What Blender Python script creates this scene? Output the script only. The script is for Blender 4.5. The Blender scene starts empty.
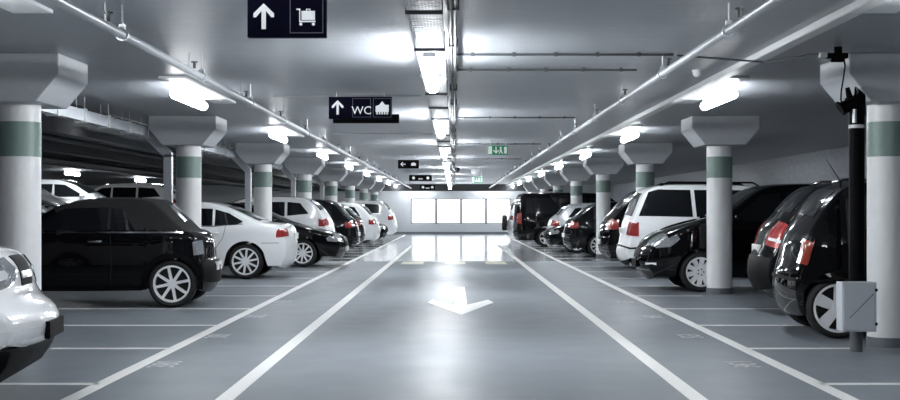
import bpy, bmesh, math, random
from mathutils import Vector, Matrix
random.seed(7)
C = bpy.context.scene.collection
PI = math.pi
H = 1.25          # eye height
CEIL = 2.66
F = 1350.0        # focal length in pixels of a 900 wide frame

# ------------------------------------------------------------------ materials
def mat(name, col, rough=0.5, metal=0.0, coat=0.0, emit=None, estr=0.0, noise=0.0, nscale=(4,4,4), bump=0.0, rvar=0.0, spec=None):
    m = bpy.data.materials.new(name); m.use_nodes = True
    nt = m.node_tree; b = nt.nodes['Principled BSDF']
    b.inputs['Base Color'].default_value = (*col, 1)
    b.inputs['Roughness'].default_value = rough
    b.inputs['Metallic'].default_value = metal
    b.inputs['Coat Weight'].default_value = coat
    b.inputs['Coat Roughness'].default_value = 0.04
    if spec is not None: b.inputs['Specular IOR Level'].default_value = spec
    if emit:
        b.inputs['Emission Color'].default_value = (*emit, 1)
        b.inputs['Emission Strength'].default_value = estr
    tc = nt.nodes.new('ShaderNodeTexCoord'); mp = nt.nodes.new('ShaderNodeMapping')
    mp.inputs['Scale'].default_value = nscale
    nz = nt.nodes.new('ShaderNodeTexNoise'); nz.inputs['Detail'].default_value = 5
    nt.links.new(tc.outputs['Object'], mp.inputs['Vector']); nt.links.new(mp.outputs[0], nz.inputs['Vector'])
    if noise > 0:
        mx = nt.nodes.new('ShaderNodeMix'); mx.data_type = 'RGBA'
        mx.inputs['A'].default_value = (*[max(0, c*(1-noise)) for c in col], 1)
        mx.inputs['B'].default_value = (*[min(1, c*(1+noise)) for c in col], 1)
        nt.links.new(nz.outputs['Fac'], mx.inputs['Factor']); nt.links.new(mx.outputs['Result'], b.inputs['Base Color'])
    if rvar > 0:
        mr = nt.nodes.new('ShaderNodeMapRange')
        mr.inputs['From Min'].default_value = 0.3; mr.inputs['From Max'].default_value = 0.7
        mr.inputs['To Min'].default_value = max(0.02, rough-rvar); mr.inputs['To Max'].default_value = rough+rvar
        nt.links.new(nz.outputs['Fac'], mr.inputs['Value']); nt.links.new(mr.outputs[0], b.inputs['Roughness'])
    if bump > 0:
        bp = nt.nodes.new('ShaderNodeBump'); bp.inputs['Strength'].default_value = bump; bp.inputs['Distance'].default_value = 0.02
        nt.links.new(nz.outputs['Fac'], bp.inputs['Height']); nt.links.new(bp.outputs[0], b.inputs['Normal'])
    return m

M = {}
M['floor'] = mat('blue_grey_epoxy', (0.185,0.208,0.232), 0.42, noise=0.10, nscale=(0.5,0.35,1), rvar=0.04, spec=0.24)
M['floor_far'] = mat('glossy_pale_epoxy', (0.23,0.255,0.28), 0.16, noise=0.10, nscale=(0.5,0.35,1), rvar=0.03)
M['line'] = mat('white_road_paint', (0.80,0.80,0.78), 0.45, noise=0.08, nscale=(6,6,6))
M['fadedline'] = mat('worn_paint', (0.52,0.53,0.55), 0.45, noise=0.2, nscale=(20,20,6))
M['yellowline'] = mat('cream_paint', (0.72,0.69,0.55), 0.4, noise=0.08)
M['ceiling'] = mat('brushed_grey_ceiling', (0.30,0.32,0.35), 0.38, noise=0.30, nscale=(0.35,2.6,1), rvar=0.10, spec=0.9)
def brushed(m, strength):
    nt = m.node_tree; tc = nt.nodes.new('ShaderNodeTexCoord'); mp = nt.nodes.new('ShaderNodeMapping')
    mp.inputs['Scale'].default_value = (80, 0.12, 1)
    nz = nt.nodes.new('ShaderNodeTexNoise'); nz.inputs['Detail'].default_value = 1
    bp = nt.nodes.new('ShaderNodeBump'); bp.inputs['Strength'].default_value = strength; bp.inputs['Distance'].default_value = 0.012
    nt.links.new(tc.outputs['Object'], mp.inputs['Vector']); nt.links.new(mp.outputs[0], nz.inputs['Vector'])
    nt.links.new(nz.outputs['Fac'], bp.inputs['Height']); nt.links.new(bp.outputs[0], nt.nodes['Principled BSDF'].inputs['Normal'])
brushed(M['ceiling'], 0.22)
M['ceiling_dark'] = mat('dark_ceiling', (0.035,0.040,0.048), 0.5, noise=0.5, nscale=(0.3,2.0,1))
M['wall'] = mat('grey_concrete_wall', (0.30,0.32,0.35), 0.7, noise=0.25, nscale=(0.7,0.7,2))
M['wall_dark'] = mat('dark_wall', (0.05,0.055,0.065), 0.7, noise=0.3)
M['wall_white'] = mat('white_end_wall', (0.46,0.48,0.50), 0.5, noise=0.05)
M['column'] = mat('white_column_paint', (0.74,0.75,0.76), 0.45, noise=0.05, nscale=(2,2,2))
M['capital'] = mat('light_concrete_capital', (0.47,0.49,0.52), 0.55, noise=0.08, nscale=(2,2,3))
M['green'] = mat('grey_green_band', (0.185,0.265,0.24), 0.45, noise=0.05)
M['skirt'] = mat('grey_skirt', (0.12,0.135,0.15), 0.5, noise=0.1)
M['lamp'] = mat('lit_diffuser', (0.9,0.9,0.9), 0.4, emit=(0.93,0.97,1.0), estr=13)
M['lamp_mid'] = mat('lit_diffuser_bright', (0.9,0.9,0.9), 0.4, emit=(0.95,0.98,1.0), estr=28)
M['lamp_deck'] = mat('lit_diffuser_deck', (0.9,0.9,0.9), 0.4, emit=(0.93,0.97,1.0), estr=26)
M['board'] = mat('white_reflector', (0.85,0.86,0.88), 0.4)
M['galv'] = mat('galvanised_steel', (0.62,0.64,0.66), 0.35, metal=0.8, noise=0.15, nscale=(8,8,8))
M['pipe'] = mat('painted_pipe', (0.42,0.44,0.47), 0.35, metal=0.3, noise=0.15, nscale=(3,8,3))
M['trunk'] = mat('pale_trunking', (0.62,0.63,0.64), 0.4, noise=0.06)
M['duct'] = mat('pale_duct', (0.66,0.69,0.74), 0.35, metal=0.35, noise=0.12, nscale=(6,1.5,6))
M['black'] = mat('black_plastic', (0.004,0.004,0.005), 0.5, noise=0.2, spec=0.04)
M['cable'] = mat('dark_cable', (0.05,0.055,0.06), 0.5, noise=0.2)
M['box'] = mat('light_grey_enclosure', (0.52,0.55,0.59), 0.4, noise=0.05, nscale=(12,12,12))
M['sign'] = mat('navy_sign', (0.003,0.003,0.020), 0.6, noise=0.1, spec=0.1)
M['signblack'] = mat('black_sign', (0.003,0.003,0.004), 0.6, noise=0.1, spec=0.1)
M['signwhite'] = mat('white_symbol', (0.85,0.86,0.88), 0.5, emit=(0.9,0.95,1), estr=0.12)  # slight glow put into the symbol colour to keep it white
M['signgrey'] = mat('grey_symbol_frame', (0.20,0.20,0.24), 0.5)
M['exitgreen'] = mat('exit_green', (0.02,0.22,0.12), 0.5, emit=(0.02,0.25,0.14), estr=0.06)
M['exitwhite'] = mat('exit_white', (0.8,0.85,0.8), 0.5, emit=(0.8,0.9,0.82), estr=0.08)
M['pane'] = mat('daylit_frosted_pane', (0.9,0.92,0.95), 0.3, emit=(0.95,0.98,1.0), estr=0.7)
M['wframe'] = mat('grey_window_frame', (0.10,0.105,0.115), 0.4)
M['beam'] = mat('dark_steel_beam', (0.03,0.032,0.036), 0.5, noise=0.2)
# car finishes
M['pblack'] = mat('black_car_paint', (0.003,0.003,0.004), 0.3, coat=0.7, spec=0.0)
M['pblack2'] = mat('charcoal_car_paint', (0.007,0.008,0.010), 0.3, coat=0.7, spec=0.0)
M['pwhite'] = mat('white_car_paint', (0.82,0.83,0.85), 0.3, coat=1.0)
M['psilver'] = mat('silver_car_paint', (0.60,0.62,0.65), 0.3, metal=0.25, coat=1.0)
M['glass'] = mat('tinted_car_glass', (0.006,0.007,0.009), 0.04, coat=0.3, spec=0.6)
M['fabric'] = mat('dark_soft_top_fabric', (0.011,0.011,0.011), 0.9, noise=0.25, nscale=(30,30,30), bump=0.1)
M['tyre'] = mat('tyre_rubber', (0.012,0.012,0.013), 0.75, noise=0.3)
M['alloy'] = mat('silver_alloy', (0.85,0.86,0.88), 0.3, metal=0.15)
M['chrome'] = mat('chrome', (0.8,0.81,0.83), 0.12, metal=1.0)
M['red'] = mat('red_lamp_lens', (0.30,0.022,0.02), 0.15, coat=0.8, noise=0.55, nscale=(9,9,14))
M['orange'] = mat('orange_red_lens', (0.30,0.04,0.02), 0.15, coat=0.8, noise=0.4, nscale=(14,14,20))
M['lens'] = mat('clear_headlamp_lens', (0.42,0.44,0.47), 0.08, metal=0.5, coat=1.0, noise=0.8, nscale=(9,9,11))
M['clearlens'] = mat('clear_small_lens', (0.75,0.77,0.8), 0.1, coat=1.0)
M['plate'] = mat('number_plate', (0.7,0.7,0.68), 0.4)
M['orangepaint'] = mat('red_car_paint', (0.35,0.035,0.02), 0.3, coat=1.0)
M['under'] = mat('underbody_black', (0.004,0.004,0.005), 0.8)

# ------------------------------------------------------------------ helpers
def obj(name, bm, m, parent=None, smooth=False, autos=None):
    me = bpy.data.meshes.new(name)
    bmesh.ops.recalc_face_normals(bm, faces=bm.faces)
    bm.to_mesh(me); bm.free()
    for x in (m if isinstance(m, (list, tuple)) else [m]): me.materials.append(x)
    if smooth:
        for p in me.polygons: p.use_smooth = True
        if autos:
            try: me.set_sharp_from_angle(angle=math.radians(autos))
            except Exception: pass
    o = bpy.data.objects.new(name, me); C.objects.link(o)
    if parent: o.parent = parent
    return o
def tag(o, label=None, cat=None, group=None, kind=None):
    if label: o['label'] = label
    if cat: o['category'] = cat
    if group: o['group'] = group
    if kind: o['kind'] = kind
    return o
def thing(name, label, cat, loc=(0,0,0), rz=0, group=None):
    o = bpy.data.objects.new(name, None); C.objects.link(o)
    o.location = loc; o.rotation_euler = (0,0,rz); o.empty_display_size = 0.2
    return tag(o, label, cat, group)
def box(bm, x0, x1, y0, y1, z0, z1, mi=0):
    v = [bm.verts.new((x,y,z)) for x in (x0,x1) for y in (y0,y1) for z in (z0,z1)]
    fs = [(0,1,3,2),(4,6,7,5),(0,4,5,1),(2,3,7,6),(0,2,6,4),(1,5,7,3)]
    for f in fs:
        fc = bm.faces.new([v[i] for i in f]); fc.material_index = mi
def bevel(bm, w, seg=2):
    bmesh.ops.bevel(bm, geom=list(bm.edges), offset=w, segments=seg, affect='EDGES', profile=0.5)
def tube(bm, pts, r, n=10, caps=True, mi=0):
    pts = [Vector(p) for p in pts]; rings = []
    up = None
    for i, p in enumerate(pts):
        a = pts[max(i-1,0)]; b = pts[min(i+1,len(pts)-1)]
        d = (b-a).normalized()
        ref = Vector((0,0,1)) if abs(d.z) < 0.9 else Vector((1,0,0))
        u = d.cross(ref).normalized(); w = u.cross(d).normalized()
        rr = r[i] if isinstance(r, (list,tuple)) else r
        rings.append([bm.verts.new(p + (u*math.cos(2*PI*k/n) + w*math.sin(2*PI*k/n))*rr) for k in range(n)])
    for a, b in zip(rings, rings[1:]):
        for k in range(n):
            f = bm.faces.new((a[k], a[(k+1)%n], b[(k+1)%n], b[k])); f.material_index = mi
    if caps:
        bm.faces.new(rings[0]).material_index = mi; bm.faces.new(rings[-1]).material_index = mi
def prism_xz(bm, poly, y0, y1, mi=0):
    a = [bm.verts.new((x,y0,z)) for x,z in poly]; b = [bm.verts.new((x,y1,z)) for x,z in poly]
    bm.faces.new(a).material_index = mi; bm.faces.new(b[::-1]).material_index = mi
    n = len(poly)
    for i in range(n): bm.faces.new((a[i], a[(i+1)%n], b[(i+1)%n], b[i])).material_index = mi
def prism_xy(bm, poly, z0, z1):
    a = [bm.verts.new((x,y,z0)) for x,y in poly]; b = [bm.verts.new((x,y,z1)) for x,y in poly]
    bm.faces.new(a); bm.faces.new(b[::-1]); n = len(poly)
    for i in range(n): bm.faces.new((a[i], a[(i+1)%n], b[(i+1)%n], b[i]))
def disc_xz(bm, cx, cz, r, y0, y1, n=20):
    prism_xz(bm, [(cx+r*math.cos(2*PI*k/n), cz+r*math.sin(2*PI*k/n)) for k in range(n)], y0, y1)
def text_mesh(name, body, size, m, parent, loc, rot, ext=0.001):
    cu = bpy.data.curves.new(name, 'FONT'); cu.body = body; cu.size = size; cu.extrude = ext
    cu.align_x = 'CENTER'; cu.align_y = 'CENTER'; cu.resolution_u = 3
    t = bpy.data.objects.new(name, cu); C.objects.link(t)
    dg = bpy.context.evaluated_depsgraph_get()
    me = bpy.data.meshes.new_from_object(t.evaluated_get(dg))
    bpy.data.objects.remove(t)
    o = bpy.data.objects.new(name, me); me.materials.clear(); me.materials.append(m); C.objects.link(o)
    o.parent = parent; o.location = loc; o.rotation_euler = rot
    return o
ORD = ['first','second','third','fourth','fifth','sixth','seventh','eighth','ninth','tenth']

# ------------------------------------------------------------------ setting
bm = bmesh.new(); box(bm, -30, 8.6, -3, 33.6, -0.2, 0)
floor = tag(obj('floor', bm, M['floor']), kind='structure')
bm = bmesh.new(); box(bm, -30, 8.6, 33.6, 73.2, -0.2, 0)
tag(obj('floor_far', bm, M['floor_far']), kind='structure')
bm = bmesh.new(); box(bm, -5.0, 8.6, -3, 73.2, CEIL, CEIL+0.2)
tag(obj('ceiling', bm, M['ceiling']), kind='structure')
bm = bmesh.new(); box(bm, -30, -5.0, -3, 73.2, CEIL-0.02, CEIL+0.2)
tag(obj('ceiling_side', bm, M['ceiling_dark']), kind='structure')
bm = bmesh.new(); box(bm, 8.6, 8.8, -3, 73.2, 0, CEIL+0.2)
tag(obj('wall_right', bm, M['wall']), kind='structure')
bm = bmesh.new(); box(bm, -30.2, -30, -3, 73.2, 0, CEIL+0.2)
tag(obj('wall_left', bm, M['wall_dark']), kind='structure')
bm = bmesh.new(); box(bm, -30.2, 8.8, -3.2, -3, 0, CEIL+0.2)
tag(obj('wall_behind', bm, M['wall']), kind='structure')
# end wall with an opening for the four panes
wx = [-2.33, -0.97, 0.38, 1.73, 3.08]; wz0, wz1 = 0.57, 1.90
bm = bmesh.new()
box(bm, -30.2, wx[0], 73.0, 73.3, 0, CEIL+0.2); box(bm, wx[4], 8.8, 73.0, 73.3, 0, CEIL+0.2)
box(bm, wx[0], wx[4], 73.0, 73.3, 0, wz0); box(bm, wx[0], wx[4], 73.0, 73.3, wz1, CEIL+0.2)
tag(obj('wall_back', bm, M['wall_white']), kind='structure')
bm = bmesh.new(); box(bm, -7.5, 7.5, 72.96, 73.0, 0.0, 0.12)
tag(obj('baseboard_back', bm, M['skirt']), kind='structure')
bm = bmesh.new(); box(bm, -6.5, 5.2, 71.0, 71.2, 2.30, CEIL)
tag(obj('trim_1', bm, M['beam']), kind='structure')
for i in range(4):
    w = thing('window_%d' % (i+1), None, None, ((wx[i]+wx[i+1])/2, 73.05, wz0)); w['kind'] = 'structure'
    hw = (wx[i+1]-wx[i])/2; hh = wz1-wz0
    bm = bmesh.new()
    for a in ((-hw,-hw+0.06,0,hh),(hw-0.06,hw,0,hh),(-hw+0.04,hw-0.04,0,0.04),(-hw+0.04,hw-0.04,hh-0.04,hh)):
        box(bm, a[0], a[1], -0.04, 0.04, a[2], a[3])
    obj('window_frame', bm, M['wframe'], w)
    bm = bmesh.new(); box(bm, -hw+0.04, hw-0.04, 0, 0.03, 0.04, hh-0.04)
    obj('window_pane', bm, M['pane'], w)
# raised deck of the neighbouring half level
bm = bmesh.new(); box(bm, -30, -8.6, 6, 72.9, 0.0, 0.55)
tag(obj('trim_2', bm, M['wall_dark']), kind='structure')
# dark beams below the side ceiling
n = 3
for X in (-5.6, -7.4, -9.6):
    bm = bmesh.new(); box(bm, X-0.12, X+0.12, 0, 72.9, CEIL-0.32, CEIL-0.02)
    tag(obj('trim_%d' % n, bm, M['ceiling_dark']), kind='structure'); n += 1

# floor markings (parts of the floor)
def strip(name, x0, x1, y0, y1, m=M['line'], z=0.003):
    bm = bmesh.new(); box(bm, min(x0,x1), max(x0,x1), y0, y1, 0.0, z)
    return obj(name, bm, m, floor)
strip('lane_line', -1.58, -1.46, 4, 50); strip('lane_line', 1.56, 1.68, 4, 50)
strip('lane_line', -2.60, -2.49, 4, 70); strip('lane_line', 2.57, 2.68, 4, 70)
for s in (-1, 1): pass
DL = [9.75, 12.27, 14.75, 17.25]
while DL[-1] < 66: DL.append(DL[-1]+2.62)
for s in (-1, 1):
    for i, d in enumerate(DL):
        short = (i % 3 == 1)
        strip('bay_line', s*2.60+0.04, s*(3.66 if short else 7.3), d-0.05, d+0.05)
bm = bmesh.new()      # arrow pointing at the viewer
prism_xy(bm, [(-0.075,22.2),(-0.075,17.95),(0.095,17.95),(0.095,22.2)], 0, 0.004)
prism_xy(bm, [(0.01,16.2),(0.46,18.4),(0.40,19.0),(0.095,17.95),(0.01,17.95)], 0, 0.004); prism_xy(bm, [(0.01,16.2),(0.01,17.95),(-0.075,17.95),(-0.38,19.0),(-0.44,18.4)], 0, 0.004)
ar = obj('direction_arrow', bm, M['line'], floor); ar.location = (0.08, 0, 0)
for a, b in ((-1.25,-0.73),(-0.2,0.27),(0.76,1.25)):
    strip('stop_block', a, b, 31.7, 33.3, M['yellowline'])
mid = [11.0, 13.5, 16.0, 18.6]
for s in (-1, 1):
    for i, d in enumerate(mid):
        text_mesh('bay_number', ['380','381','382','383'][i] if s < 0 else ['136','135','134','133'][i], 0.32, M['fadedline'], floor, (s*2.34, d, 0.002), (0,0,PI/2 if s<0 else -PI/2), 0.001)

# ------------------------------------------------------------------ columns
left_by = ['behind the white car nose at left edge','behind the black soft-top car','behind the boot of the white saloon','above the black hatchback nose','beside the white tailgate','far down the row','near the end wall','last before the end wall']
right_by = ['beside the grey cabinet and black pole','in front of the black car wheel','rising behind the white people carrier','beside the dark off-roader','far down the row','near the tall black van','close to the end wall','last before the end wall']
colproto = {}
def column(s, k):
    y = 12.5 + 7.95*k
    side = 'left' if s < 0 else 'right'
    lab = '%s white round column from the camera in the %s row, %s' % (ORD[k], side, (left_by if s<0 else right_by)[k])
    t = thing('concrete_column', lab, 'column', (s*4.02, y, 0), 0, 'round columns along the aisle')
    if not colproto:
        def cyl(r, z0, z1):
            bm = bmesh.new(); tube(bm, [(0,0,z0),(0,0,z1)], r, 48); return bm
        colproto['shaft'] = obj('shaft', cyl(0.19, 0, 2.24), M['column'], t, True, 40)
        colproto['band'] = obj('painted_band', cyl(0.1925, 1.75, 2.07), M['green'], t, True, 40)
        colproto['base'] = obj('base_skirt', cyl(0.196, 0, 0.09), M['skirt'], t, True, 40)
        bm = bmesh.new()
        prism_xz(bm, [(-0.30,2.23),(0.30,2.23),(0.50,2.47),(0.50,CEIL-0.001),(-0.50,CEIL-0.001),(-0.50,2.47)], -0.48, 0.48)
        bevel(bm, 0.008, 1)
        colproto['cap'] = obj('capital', bm, M['capital'], t)
    else:
        for p in colproto.values():
            c = p.copy(); C.objects.link(c); c.parent = t
for k in range(8):
    for s in (-1, 1): column(s, k)

# ------------------------------------------------------------------ lamps
def capsule(L, r, n=16):
    bm = bmesh.new(); pts=[]; rs=[]
    for a in (0.05, 0.35, 0.7): pts.append((0,-L/2 - r*math.cos(a*PI/2)*0.9 + r*0.9,0)); rs.append(r*math.sin(a*PI/2))
    pts.append((0,-L/2+r,0)); rs.append(r); pts.append((0,L/2-r,0)); rs.append(r)
    for a in (0.7,0.35,0.05): pts.append((0,L/2 + r*math.cos(a*PI/2)*0.9 - r*0.9,0)); rs.append(r*math.sin(a*PI/2))
    tube(bm, pts, rs, n); return bm
sp = None
def side_lamp(s, k):
    global sp
    y = 15.7 + 7.94*k
    lab = '%s lit ceiling tube lamp from the camera along the %s column row' % (ORD[k+1], 'left' if s<0 else 'right')
    t = thing('tube_lamp', lab, 'lamp', (s*3.07, y, CEIL), 0, 'tube lamps along the column rows')
    if sp is None:
        d = obj('diffuser', capsule(1.8, 0.052), M['lamp'], t, True); d.location = (0,0,-0.125)
        bm = bmesh.new(); box(bm, -0.022, 0.022, -0.8, 0.8, -0.08, -0.001)
        h = obj('housing', bm, M['board'], t)
        sp = [d, h]
        for yy in (-0.65, 0.65):
            bm = bmesh.new(); box(bm, -0.055, 0.055, yy-0.015, yy+0.015, -0.13, -0.07); sp.append(obj('clip', bm, M['galv'], t))
    else:
        for p in sp:
            c = p.copy(); C.objects.link(c); c.parent = t
    bm = bmesh.new()
    x0, x1 = (-0.26, 0.02) if s > 0 else (-0.02, 0.26)
    box(bm, x0, x1, -1.6, 1.7, -0.025, -0.001)
    obj('reflector_board', bm, M['board'], t)
for k in range(-1, 8):
    for s in (-1, 1): side_lamp(s, k)
cp = None
for k in range(-1, 8):
    y = 11.75 + 7.95*k
    t = thing('tube_lamp', '%s lit tube lamp from the camera hanging under the central cable tray' % ORD[k+1], 'lamp', (-0.2, y, 2.42), 0, 'tube lamps under the central tray')
    if cp is None:
        d = obj('diffuser', capsule(2.0, 0.062), M['lamp_mid'], t, True)
        bm = bmesh.new(); box(bm, -0.05, 0.05, -1.0, 1.0, 0.055, 0.10)
        h = obj('housing', bm, M['board'], t)
        cp = [d, h]
        for yy in (-0.8, 0.8):
            bm = bmesh.new(); tube(bm, [(0,yy,0.09),(0,yy,CEIL-2.42)], 0.006, 6); cp.append(obj('hanger_rod', bm, M['galv'], t))
    else:
        for p in cp:
            c = p.copy(); C.objects.link(c); c.parent = t
for i, X in enumerate((-1.9, 1.9)):  # unseen lamps added behind the header to brighten the end wall
    t = thing('tube_lamp', '%s of two added crosswise lamps hidden behind the dark header, brightening the end wall' % ('left','right')[i], 'lamp', (X, 72.0, CEIL), PI/2, 'added lamps washing the end wall')
    for p in sp[:2]:
        c = p.copy(); C.objects.link(c); c.parent = t
# lamps of the neighbouring level (left); end-wall and nearer-car ones added for brightness
bp_ = None
for k, (X, y) in enumerate([(-13.0, 26),(-13.0, 36),(-13.0, 46),(-13.0, 56),(-20,34),(-20,48),(-13,66),(-20,64),(-10.5,29),(-10.5,38.5),(-10.5,48)]):
    t = thing('tube_lamp', ('%s lamp from the camera over the driving lane of the neighbouring deck' % ORD[k] if k<4 else '%s lamp from the camera over the farther cars of the neighbouring deck' % ORD[k-4] if k<6 else 'right added lamp brightening the end wall over the neighbouring deck' if k==6 else 'left added lamp brightening the end wall over the neighbouring deck' if k==7 else '%s added lamp from the camera brightening the nearer cars of the neighbouring deck' % ORD[k-8]), 'lamp', (X, y, CEIL-0.02), 0, 'tube lamps over the neighbouring deck')
    if bp_ is None:
        d = obj('diffuser', capsule(1.6, 0.06), M['lamp_deck'], t, True); d.location = (0,0,-0.12)
        bm = bmesh.new(); box(bm, -0.05, 0.05, -0.7, 0.7, -0.08, -0.001); h = obj('housing', bm, M['board'], t)
        bp_ = [d, h]
    else:
        for p in bp_:
            c = p.copy(); C.objects.link(c); c.parent = t

# ------------------------------------------------------------------ cable tray, pipes, conduits
t = thing('cable_tray', 'long wire mesh cable tray running down the middle of the ceiling', 'cable tray', (-0.19, 0, 2.53))
bm = bmesh.new()
for x in [-0.11+0.022*i for i in range(11)]: box(bm, x-0.0022, x+0.0022, 1, 71, -0.002, 0.002)
for x in (-0.11, 0.11):
    for z in (0.02, 0.04): box(bm, x-0.0022, x+0.0022, 1, 71, z-0.002, z+0.002)
y = 4.0
while y < 71:
    box(bm, -0.112, 0.112, y-0.0025, y+0.0025, -0.005, 0.0)
    for x in (-0.112, 0.112): box(bm, x-0.0025, x+0.0025, y-0.0025, y+0.0025, -0.005, 0.045)
    y += 0.10 if y < 30 else 0.3
obj('wire_mesh', bm, M['galv'], t)
y = 4.6
while y < 70:
    bm = bmesh.new(); box(bm, -0.12, 0.12, y-0.012, y+0.012, -0.03, -0.006)
    for x in (-0.115, 0.115): tube(bm, [(x,y,-0.01),(x,y,CEIL-2.53)], 0.005, 6)
    obj('bracket', bm, M['cable'], t); y += 1.99
t = tag(None or bpy.data.objects.new('cable_bundle', None), 'dark cable bundle clipped to the ceiling right beside the central tray', 'cable')
bpy.data.objects.remove(t)
bm = bmesh.new()
for dx in (-0.015, 0.015): tube(bm, [(-0.005+dx, y, CEIL-0.05+0.008*math.sin(y*1.3+dx*90)) for y in [2+i for i in range(69)]], 0.014, 8)
for i in range(34): box(bm, -0.045, 0.035, 3+2*i, 3.03+2*i, CEIL-0.07, CEIL-0.001)
tag(obj('cable_bundle', bm, M['cable']), 'dark cable bundle clipped to the ceiling right beside the central tray', 'cable')

def sprinkler(s, X, z, label, d0):
    t = thing('sprinkler_pipe', label, 'pipe', (X, 0, z))
    bm = bmesh.new(); tube(bm, [(0,1,0),(0,72,0)], 0.032, 16)
    obj('pipe_run', bm, M['pipe'], t, True, 40)
    d = d0
    while d < 70:
        bm = bmesh.new(); tube(bm, [(0,d-0.02,0),(0,d+0.02,0)], 0.044, 12)
        tube(bm, [(0.0,d,0.03),(0.0,d,CEIL-z)], 0.005, 6); box(bm, -0.02, 0.02, d-0.02, d+0.02, 0.03, 0.07)
        obj('hanger', bm, M['galv'], t)
        bm = bmesh.new(); tube(bm, [(-0.02*s,d-0.45,0.03),(-0.02*s,d-0.45,0.085)], 0.013, 8); tube(bm, [(-0.02*s,d-0.45,0.08),(-0.02*s,d-0.45,0.09)], 0.03, 10)
        obj('sprinkler_head', bm, M['cable'], t)
        d += 2.9
sprinkler(-1, -2.26, 2.45, 'left round sprinkler pipe hanging along the aisle under the ceiling', 9.2)
sprinkler(1, 1.86, 2.47, 'right round sprinkler pipe hanging along the aisle under the ceiling', 9.15)
bm = bmesh.new(); tube(bm, [(-2.36,1,2.50),(-2.36,72,2.50)], 0.014, 10)
for i in range(24): box(bm, -2.364, -2.356, 3.33+2.9*i, 3.34+2.9*i, 2.5, CEIL)
tag(obj('conduit', bm, M['pipe'], None, True, 40), 'thin conduit running parallel beside the left sprinkler pipe', 'pipe')
bm = bmesh.new(); box(bm, 2.68, 2.80, 1, 72, CEIL-0.06, CEIL-0.001); bevel(bm, 0.008, 1)
tag(obj('cable_trunking', bm, M['trunk']), 'pale straight cable trunking on the ceiling right of the sprinkler pipe', 'trunking')
for i, (d, x1) in enumerate([(12.0, 1.95), (13.3, 1.8), (20.1, 1.8), (28.0, 1.8), (36.0, 1.8)]):
    bm = bmesh.new(); tube(bm, [(0.0,d,CEIL-0.02),(x1,d,CEIL-0.02)], 0.011, 8)
    for q in range(5): box(bm, 0.15+q*0.37, 0.18+q*0.37, d-0.018, d+0.018, CEIL-0.036, CEIL-0.001)
    tag(obj('conduit', bm, M['cable'], None, True, 40), '%s thin dark conduit from the camera crossing the ceiling right of the tray' % ORD[i], 'pipe', 'conduits crossing the ceiling')
for i, d in enumerate([16.4, 24.4]):
    bm = bmesh.new(); tube(bm, [(-2.2,d,CEIL-0.015),(-0.4,d,CEIL-0.015)], 0.009, 8)
    tag(obj('conduit', bm, M['pipe'], None, True, 40), '%s thin grey conduit crossing the ceiling left of the tray' % ('nearer' if i==0 else 'farther'), 'pipe')

# pale square ducts on the outer side of the left columns, each ending in a downpipe
duct_by = ['beside the second left column','beside the third left column','beside the fourth left column','beside the fifth left column']
for k in range(4):
    yc = 12.5 + 7.95*(k+1)
    t = thing('air_duct', 'pale square duct dropping down %s' % duct_by[k], 'duct', (-4.62, yc, 0), 0, 'square ducts behind the left columns')
    bm = bmesh.new(); box(bm, -0.06, 0.06, -7.3, -0.05, 2.36, 2.50)
    obj('duct_run', bm, M['duct'], t)
    bm = bmesh.new()
    prism_xz(bm, [(-0.06,2.50),(-0.06,2.36),(0.23,2.07),(0.35,2.07),(0.35,2.13),(0.02,2.50)], -0.05, 0.07)
    obj('elbow', bm, M['duct'], t)
    bm = bmesh.new(); box(bm, 0.23, 0.35, -0.05, 0.07, 0.0, 2.10)
    obj('downpipe', bm, M['duct'], t)
    for yy in [-7.2+1.15*q for q in range(7)]:
        bm = bmesh.new(); box(bm, -0.075, 0.075, yy-0.04, yy+0.04, 2.345, 2.515)
        for x in (-0.05, 0.05): box(bm, x-0.004, x+0.004, yy-0.004, yy+0.004, 2.51, CEIL)
        obj('joint_collar', bm, M['trunk'], t)
# pipes under the dark side ceiling
for i, (X, z, r) in enumerate([(-6.4, 2.42, 0.05), (-8.3, 2.30, 0.07)]):
    bm = bmesh.new(); tube(bm, [(X,3,z),(X,72,z)], r, 12)
    for q in range(17): tube(bm, [(X,5+4*q,z),(X,5+4*q,CEIL-0.02)], 0.008, 6)
    tag(obj('service_pipe', bm, M['cable'], None, True, 40), '%s dark service pipe under the dark ceiling beyond the left columns' % ('thin' if i==0 else 'thick'), 'pipe')
# small ceiling fittings
def dome(name, x, y, z, r, label, m):
    bm = bmesh.new(); bmesh.ops.create_uvsphere(bm, u_segments=16, v_segments=10, radius=r)
    for v in bm.verts: v.co += Vector((x, y, z-r*0.6))
    tube(bm, [(x,y,z-r*0.3),(x,y,z)], r*1.15, 16)
    tag(obj(name, bm, m, None, True, 50), label, 'detector')
dome('smoke_detector', 2.43, 13.5, CEIL, 0.045, 'small white round detector on the ceiling left of the pale trunking', M['board'])
dome('smoke_detector', 0.72, 46, CEIL, 0.14, 'far small white detector on the ceiling below the exit signs', M['board'])
dome('smoke_detector', 0.1, 44, CEIL, 0.09, 'small black round fitting on the ceiling right of the tray', M['black'])

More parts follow.
